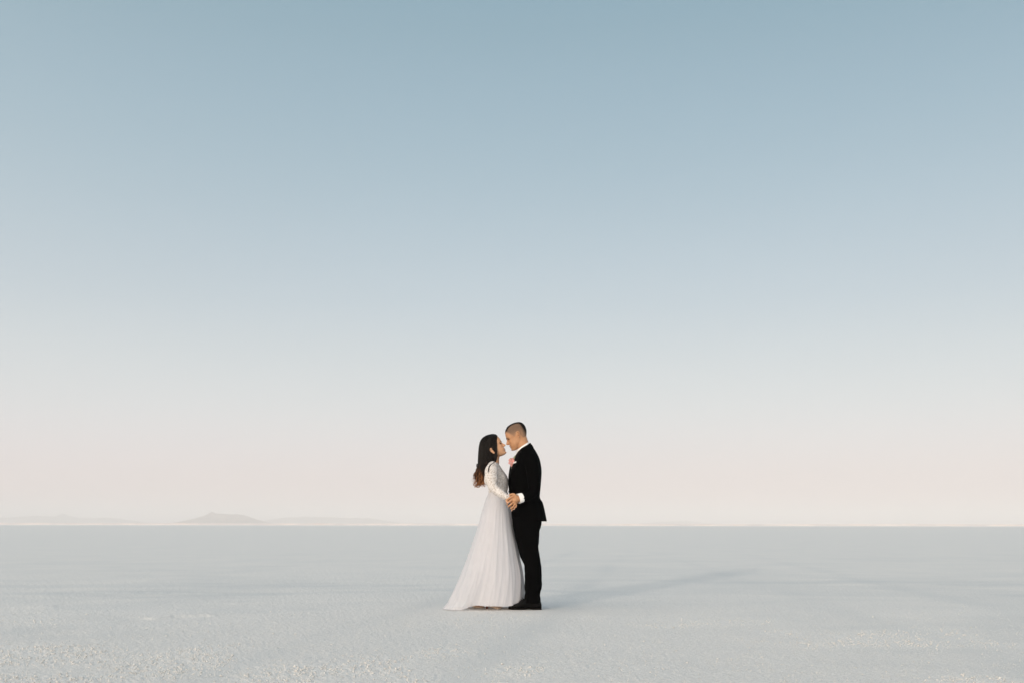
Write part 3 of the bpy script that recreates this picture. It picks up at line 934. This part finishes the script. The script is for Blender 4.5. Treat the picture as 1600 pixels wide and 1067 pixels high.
        def srings(top, bot, hw, e):
            rr = []
            for x, a, b, h in zip(t, top, bot, hw):
                ring_ = []
                for j in range(28):
                    th = 2 * math.pi * j / 28
                    c, s = math.cos(th), math.sin(th)
                    ring_.append(Vector(((x - 800) * S, yc + h * .0062 * math.copysign(abs(c) ** (2 / e), c), ((a + b) / 2 + (a - b) / 2 * math.copysign(abs(s) ** (2 / e), s)) * S)))
                rr.append(ring_)
            return rr
        shoe.rings(srings(top, bot, hw, 2.4))
        so2 = link('shoe', shoe.mesh('shoe'), M['leather'], None, root)
        sole = MB()
        arch = 1.1 * np.exp(-((t - 826) / 5) ** 2)
        sole.rings(srings(np.full_like(t, 2.4), .15 + arch + .8 * np.exp(-(t - 794.6) / 3), hw + .5, 4))
        link('sole', sole.mesh('sole'), M['rubber'], so2, root)
        lace = MB()
        for x, z in ((812.2, 13.0), (814.6, 15.2), (817, 17.2)):
            lace.tube([Vector(((x - 800) * S, yc - .025, z * S - .004)), Vector(((x - 800.6) * S, yc, z * S + .003)), Vector(((x - 800) * S, yc + .025, z * S - .004))], [.0025] * 3, n=8)
        link('shoelace', lace.mesh('shoelace'), M['wool'], so2, root)
    return root, jb
groom, jacket_bvh = build_groom()

# ------------------------------------------------------------------ the flower pinned to the jacket
def build_flower():
    c = P(800.6, 720.4, -.135)
    root = thing('boutonniere', c, 'pink flower with pale leaves pinned to the front of the black jacket', 'boutonniere')
    pet = MB()
    def petal(mb, c, d, L, W, cup, tilt):
        d = d.normalized(); s = d.cross(Vector((0, -1, 0.2))).normalized(); nrm = s.cross(d)
        vs = []
        for i in range(6):
            u = i / 5
            w = W * math.sin(math.pi * (.12 + .80 * u)) ** .8
            for j in range(5):
                q = (j - 2) / 2
                vs.append(c + d * (L * u) + s * (w * q) + nrm * (cup * u * u * L + .25 * abs(q) ** 2 * w - tilt * L * u + .002 * math.sin(7 * q + 5 * u)))
        fs = [(i * 5 + j, i * 5 + j + 1, (i + 1) * 5 + j + 1, (i + 1) * 5 + j) for i in range(5) for j in range(4)]
        mb.add(vs, fs)
    for k in range(22):
        a = 2 * math.pi * k * .381966
        el = -.5 + 1.3 * (k / 22)
        d = Vector((math.cos(a) * math.cos(el), -abs(math.sin(el)) * .7 - .12, math.sin(a) * math.cos(el) * 1.15))
        petal(pet, c + Vector((random.uniform(-.006, .006), random.uniform(-.01, .008), random.uniform(-.006, .006))), d, random.uniform(.027, .045), random.uniform(.013, .021), random.uniform(.1, .5), random.uniform(-.3, .3))
    for (x, z, r) in ((799.3, 726.5, .012), (801.0, 724.6, .013), (797.6, 722.8, .010)):
        for k in range(7):
            a = 2 * math.pi * k / 7
            petal(pet, P(x, z, -.14), Vector((math.cos(a), -.5, math.sin(a))), r * 1.5, r * .7, .4, 0)
    po = link('petals', pet.mesh('petals'), M['petal'], None, root)
    po.modifiers.new('thickness', 'SOLIDIFY').thickness = .0012
    for a, L, W in ((Vector((.42, -.25, .9)), .052, .007), (Vector((.75, -.2, .55)), .040, .006), (Vector((-.85, -.3, -.5)), .034, .005), (Vector((-.5, -.2, .8)), .030, .005)):
        lf = MB(); petal(lf, c + a * .012, a, L, W, .2, 0)
        lo = link('leaf', lf.mesh('leaf'), M['leaf'], None, root)
        lo.modifiers.new('thickness', 'SOLIDIFY').thickness = .0012
    st = MB()
    for dx in (-.5, .4):
        st.tube([P(800.4 + dx, 724, -.128), P(800 + dx, 728, -.140), P(799.4 + dx * 1.6, 731.2, -.137)], [.0024, .0022, .0018], n=8)
    link('stem', st.mesh('stem'), M['stem'], None, root)
build_flower()

# ------------------------------------------------------------------ the person in the white gown
def build_bride():
    root = thing('person', (P(768, 950).x, 0, 0), 'person in a long white lace gown with long dark wavy hair, tilting face up', 'person')
    T = HeadFrame(778.3, 714.5, 26, .995, 1, y=-.005)
    body = MB()
    head_parts(body, T, True, ear_dz=-2.6, ear_dy=.98, ear_dx=-.9)
    body.tube([T((-2.2, 0, 8)), P(772.5, 707), P(771.8, 716), P(770, 728)], [.054, .047, .048, .06], n=26)
    BR = [(722.5, 764.5, 778.6, 12), (725, 762.0, 779.6, 20), (728, 760.0, 781.6, 26), (732, 758.6, 784.4, 28.5), (738, 757.8, 788.6, 28), (745, 758.6, 793.0, 26), (750, 759.7, 794.4, 24.5), (756, 761.2, 794.2, 22.5),
          (763, 762.7, 793.2, 20.8), (770, 763.6, 792.8, 20), (777, 762.6, 793.6, 20.6)]
    body.rings(loft_rows([(a, l + 3.5, r - 3.5, max(4, h - 5)) for a, l, r, h in BR if a > 724] + [(790, 764, 790, 15), (812, 766, 788, 14)], n=40))
    for y in (-1, 1):
        body.tube([P(768.6, 734, .165 * y), P(767.8, 746, .218 * y), P(769.0, 757, .250 * y), P(775.4, 765.3, .275 * y), P(785, 771.9, .290 * y), P(794.5, 778, .300 * y)], [.040, .040, .032, .030, .027, .021], n=18)
        body.tube([P(794, 778, .300 * y), P(798.5, 782, .308 * y)], [.021, .025], n=14, flat=.6)
        fing = [[(799.5, 778, .309), (803.8, 779, .312), (807, 781.6, .316), (808, 785, .325)],
                [(800, 781.5, .312), (804, 784, .316), (806.5, 788, .326), (806, 791.5, .338)],
                [(799.5, 784.5, .312), (802.2, 788.6, .318), (804, 792.2, .330), (803.0, 795.0, .343)],
                [(798, 786.8, .312), (799.2, 791.5, .318), (800.4, 795.2, .330), (799.3, 797.4, .343)]]
        for i, f in enumerate(fing):
            rr = (.0074, .0077, .0074, .0064)[i]
            body.tube([P(a, b, c * y) for a, b, c in f], [rr * 1.1, rr, rr * .95, rr * .8], n=12)
        body.tube([P(794.4, 778.6, .309 * y), P(791.6, 780.8, .326 * y), P(791.8, 783, .342 * y), P(793.4, 784.4, .352 * y)], [.0115, .010, .009, .0075], n=12)
    for y, xo in ((-.055, 0), (.06, -28.5)):
        body.tube([P(779, 800, y), P(776 + xo * .4, 870, y), P(768 + xo * .9, 910, y), P(765 + xo, 938, y)], [.07, .046, .04, .026], n=18)
        body.tube([P(765 + xo, 940, y), P(774 + xo, 945.0, y), P(782 + xo, 947.2, y)], [.026, .022, .012], n=14, flat=.9)
    bme = remeshed(body, .0024, 2)
    bo = link('body', bme, M['skin_f'], None, root)
    bvh = BVHTree.FromPolygons([v.co + root.location for v in bme.vertices], [tuple(p.vertices) for p in bme.polygons])
    face_marks(root, bo, bvh, T, True)
    for y in (-1, 1):
        for (a, b, c) in ((799.2, 797.6, .3475), (802.9, 795.3, .3485), (793.8, 784.6, .358)):
            nl = MB(); nl.ellipsoid(P(a, b, c * y), (.0034, .0018, .0044), nu=12, nv=8)
            link('fingernail', nl.mesh('fingernail'), M['nail'], bo, root)
    # bodice with sleeves
    bd = MB()
    bd.rings(loft_rows(BR, n=90, ex=2.15))
    wrinkle(bd, .0022, 22, 22, 22, 4)
    do = link('bodice', bd.mesh('bodice'), M['lace'], None, root)
    for y in (-1, 1):
        sl = MB()
        sl.tube([P(770, 728.5, .125 * y), P(768.2, 735, .175 * y), P(767.6, 746, .220 * y), P(767.9, 751.5, .237 * y), P(768.6, 755, .247 * y), P(775, 765.5, .276 * y), P(785, 772, .291 * y), P(793, 777, .300 * y)],
                [.050, .060, .0625, .0625, .047, .041, .036, .027], n=32, sub=9)
        wrinkle(sl, .0045, 20, 20, 24, 14 + y)
        link('sleeve', sl.mesh('sleeve'), M['lace'], do, root)
    for q in (735, 741, 747, 753, 759, 765):
        co = bd.bvh().find_nearest(P(740, q, 0))[0]
        bt = MB(); bt.ellipsoid(co + Vector((-.002, 0, 0)), (.004, .005, .005), nu=12, nv=8)
        link('button', bt.mesh('button'), M['pearl'], do, root)
    # skirt: pleated cone with a train trailing behind
    rowsS = [(768, 763.4, 793.2, 20.4), (772, 762.4, 794.2, 21.2), (778, 759.4, 796.6, 22.5), (790, 755.4, 798.0, 25), (797, 753.2, 798.8, 26), (822, 746.6, 802.4, 29.5), (844, 739.2, 807, 32), (862, 733, 811, 34), (877, 727.6, 814.2, 35.5),
             (893, 721.4, 817.6, 37), (907, 715.8, 819.2, 38), (925, 707.6, 820, 39), (937, 702, 820, 40), (948, 695.5, 820, 40), (951, 693.4, 820, 40)]
    py = [r[0] for r in rowsS]
    na, nv = 420, 110
    th = np.arange(na) / na * 2 * np.pi
    # hem height (photograph rows) round the skirt: on the ground behind, lifted in front
    trn = smoothstep(R(64), R(22), np.abs(((th - R(198)) + np.pi) % (2 * np.pi) - np.pi))
    hem = 943.6 + 7.6 * trn + .9 * np.sin(5 * th + 1) * (1 - trn) + .5 * np.sin(11 * th)
    V = np.linspace(0, 1, nv)[:, None]
    pyv = 768 + (hem[None, :] - 768) * V
    L, Rr, H = (cr(py, [r[c] for r in rowsS], pyv) for c in (1, 2, 3))
    c, s = np.cos(th)[None, :], np.sin(th)[None, :]
    fold = np.zeros_like(L)
    for kf, am, ph, dr in ((4, .5, .4, .9), (7, .68, 2.1, -.8), (13, .40, 1.2, 1.1), (23, .10, .2, -.9)):
        w = np.sin(kf * th[None, :] * .5 * 2 + ph + dr * V * 2 + .9 * np.sin(th[None, :] * 2 + ph * 3))
        fold += am * (1 - 2 * np.abs(w) ** .75)
    fold *= (.25 + .75 * V ** .8) * smoothstep(0, .06, V)
    amp = 1.55 - .75 * np.abs(c) ** 3
    rx, hy = (Rr - L) / 2, H
    k = 1 + fold * amp / np.maximum(25, H + 10) * .8
    # the chiffon blows back a little so the train runs toward the camera side
    X = ((L + Rr) / 2 + rx * c * k - 800) * S
    Yy = (hy * s * k) * S - .10 * trn[None, :] * smoothstep(.45, 1, V)
    Z = CAM_H + (HOR - pyv) * S
    flat = smoothstep(.93, 1.0, V) * trn[None, :]
    X = X - flat * .012
    Z = np.maximum(Z, .006 + 0 * Z)
    sk = MB()
    vs = np.stack([X, Yy, Z], -1).reshape(-1, 3)
    idx = np.arange(na * nv).reshape(nv, na)
    nx = np.roll(idx, -1, 1)
    sk.add(vs.tolist(), np.stack([idx[1:], nx[1:], nx[:-1], idx[:-1]], -1).reshape(-1, 4).tolist())
    ko = link('skirt', sk.mesh('skirt'), M['tulle'], None, root)
    
    # lining below the outer layer, seen at the lifted hem
    rings_ = loft_rows([(770, 764.5, 792, 18.5), (778, 762, 794.5, 20), (800, 757, 797, 23), (850, 744.5, 806, 29), (900, 736, 814, 34), (943, 731, 817, 35)], n=80, ex=2.0)
    ln = MB(); ln.rings(rings_, caps=False)
    link('lining', ln.mesh('lining'), M['satin_lining'], ko, root)
    # shoes
    for y, xo in ((-.30, 0), (.02, -28.5)):
        yy = -.055 if xo == 0 else .06
        x0 = 762 + xo
        s1 = MB()
        s1.tube([P(x0, 943.4, yy), P(x0 + 8, 945.4, yy), P(x0 + 16, 947.4, yy), P(x0 + 22, 947.6, yy)], [.024, .026, .028, .012], n=18, flat=.45)
        o = link('shoe', s1.mesh('shoe'), M['tan_leather'], None, root)
        h = MB()
        a = P(x0, 944.5, yy); b_ = Vector((a.x - .004, yy, .006))
        h.tube([a, b_], [.022, .010], n=14)
        link('heel', h.mesh('heel'), M['heel'], o, root)
    # ---------------- hair
    HR = [(677.6, 767.0, 772.4, 3), (678.8, 763.2, 775.6, 6.5), (680.5, 759.0, 776.8, 9.5), (683, 755.2, 777.2, 12), (687, 751.6, 777.4, 14), (693, 749.4, 777.5, 15), (700, 748.3, 777.5, 15.2), (707, 747.7, 777.4, 15.0),
          (713, 747.4, 776.8, 14.6), (718, 747.2, 775.2, 14.2), (722, 747.1, 771, 13.6), (726, 747.0, 764, 13), (730, 746.4, 759.4, 12.4), (736, 744.4, 758.6, 11.6), (742, 743.8, 759.4, 10.6), (748, 744.2, 760, 9.6), (753, 745, 759, 8), (757, 747, 756.5, 5)]
    hpy = [r[0] for r in HR]
    def hp(t, a, k=1.0, dx=0.0):
        l, r, h = (float(cr(hpy, [q[c] for q in HR], t)) for c in (1, 2, 3))
        ca, sa = math.cos(a), math.sin(a)
        ex = 3.2
        x = (l + r) / 2 + (r - l) / 2 * k * math.copysign(abs(ca) ** (2 / ex), ca) + dx
        y = -.004 + h * k * S * math.copysign(abs(sa) ** (2 / ex), sa)
        p = P(x, t, 0)
        return Vector((p.x, y, p.z))
    hb = MB()
    tt = np.concatenate([np.linspace(677.6, 684, 10), np.linspace(685.5, 756, 48)])
    hb.rings([[hp(t, 2 * math.pi * j / 72, .96 + .02 * math.sin(9 * 2 * math.pi * j / 72 + t * .05)) for j in range(72)] for t in tt][::-1])
    # strands over the mass, wavy toward the ends
    for i in range(430):
        a = random.uniform(0, 2 * math.pi)
        back = .5 - .5 * math.cos(a)               # 1 at the back of the head
        t0 = random.uniform(678.2, 690) if random.random() < .75 else random.uniform(690, 722)
        t1 = random.uniform(735, 757) if back > .35 else random.uniform(712, 724)
        if back <= .35 and t0 > 705: t0 = 690
        k = random.uniform(.97, 1.03)
        ph, wv = random.uniform(0, 6.28), random.uniform(.4, 1.5)
        pts = []
        m = 15
        for q in range(m):
            u = q / (m - 1)
            t = t0 + (t1 - t0) * u
            wav = smooth01((t - 718) / 18)
            aa = a + .10 * math.sin(3 * u + ph) + wav * .35 * math.sin(t * .42 + ph * .35)
            pts.append(hp(t, aa, k + wav * random.uniform(-.02, .05), wav * wv * math.sin(t * .40 + ph * .5)))
        if t1 > 738 and random.random() < .75:      # loose curled tip
            p = pts[-1]; dirx = random.choice((-1, -1, -1, .6))
            pts.append(p + Vector((dirx * random.uniform(.004, .016), random.uniform(-.01, .01), -.012)))
            pts.append(p + Vector((dirx * random.uniform(.010, .034), random.uniform(-.015, .015), -random.uniform(.012, .024))))
            pts.append(p + Vector((dirx * random.uniform(.012, .046), random.uniform(-.015, .015), -random.uniform(.006, .020))))
        n = len(pts)
        r0 = random.uniform(.0016, .0034)
        hb.tube(pts, [r0 * (.5 + .5 * min(1, 4 * j / n)) * (1 - .75 * max(0, (j / (n - 1) - .6) / .4)) for j in range(n)], n=5, sub=2)
    # locks of the ends, big soft curls
    for i in range(60):
        x = random.uniform(745.5, 757.5); t0 = random.uniform(722, 734); y0 = random.uniform(-.068, .06)
        ph = random.uniform(0, 1.6); am = random.uniform(1.0, 2.4); t1 = random.uniform(748, 759.5)
        pts, m = [], 9
        for q in range(m):
            u = q / (m - 1)
            t = t0 + (t1 - t0) * u
            pts.append(P(x + am * math.sin(t * .30 + ph) - 2.4 * u * u * (758 - x) / 12, t, y0 * (1 - .3 * u) + .008 * math.cos(t * .30 + ph)))
        r0 = random.uniform(.004, .0075)
        hb.tube(pts, [r0 * (.45 + .55 * math.sin(math.pi * min(1, .15 + .8 * j / (m - 1)))) * (1 if j < m - 2 else .45) for j in range(m)], n=7, sub=3)
    for i in range(26):
        x = random.uniform(743.5, 757); t0 = random.uniform(724, 733); t1 = random.uniform(750, 761)
        ph = random.choice((0.0, .5, 1.1)) + random.uniform(-.2, .2); am = random.uniform(1.8, 3.6)
        y0 = random.uniform(-.075, .03)
        pts, m = [], 11
        for q in range(m):
            u = q / (m - 1)
            t = t0 + (t1 - t0) * u
            pts.append(P(x + am * smooth01(u * 3) * math.sin((t - 726) * .27 + ph) - 5.0 * u ** 2.2 * max(0, (757 - x) / 12), t, y0 + .012 * math.cos((t - 726) * .27 + ph)))
        r0 = random.uniform(.003, .0052)
        hb.tube(pts, [r0 * (.4 + .6 * math.sin(math.pi * min(1, .15 + .85 * j / (m - 1)))) * (1 if j < m - 2 else .5) for j in range(m)], n=7, sub=3)
    for pts in ([(746, 733), (743, 737), (740.2, 741), (739.6, 745), (741.2, 749)], [(746.5, 748), (743.5, 752), (740.6, 755), (739.8, 757.5), (741.5, 758.6)], [(748, 752), (745, 757), (743.4, 760.2), (741.2, 760.6)],
                [(752, 752), (750.5, 758), (747.5, 761.0), (744.4, 760.6)], [(757, 748), (757.5, 754), (755.6, 758.5), (757.6, 760)], [(745, 737), (742.6, 740), (742.2, 743.6), (743.4, 747)]):
        hb.tube([P(a, b, random.uniform(-.03, .01)) for a, b in pts], [.0042, .0042, .0034, .0026, .0016][:len(pts)], n=6, sub=5)
    # lock fallen over the near shoulder, and its end curled down on the sleeve
    for j in range(7):
        o = j * .6
        hb.tube([P(773.5 - o * .5, 700, -.086), P(774 - o * .5, 714, -.088), P(773.5 - o * .4, 719.5 + o * .15, -.125), P(769.5 - o * .3, 723.4 + o * .3, -.190), P(765.3, 726.2 + o * .3, -.226), P(762.9 + o * .25, 731, -.246), P(762.0 + o * .3, 737.5 - o * .5, -.266)],
                [.0012, .0030, .0030, .0027, .0024, .0020, .0009], n=6, sub=5)
    for j in range(6):
        o = j * .7
        hb.tube([P(776.0 - o * .5, 690, -.080), P(776.4 - o * .4, 704, -.083), P(776.2 - o * .5, 714, -.085), P(774.4 - o * .5, 720.6, -.115), P(771.2 - o * .2, 723.9, -.150), P(769.0, 723.2, -.165)], [.0012, .0030, .0036, .0032, .0026, .0010], n=6, sub=5)
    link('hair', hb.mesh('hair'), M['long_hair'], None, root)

build_bride()
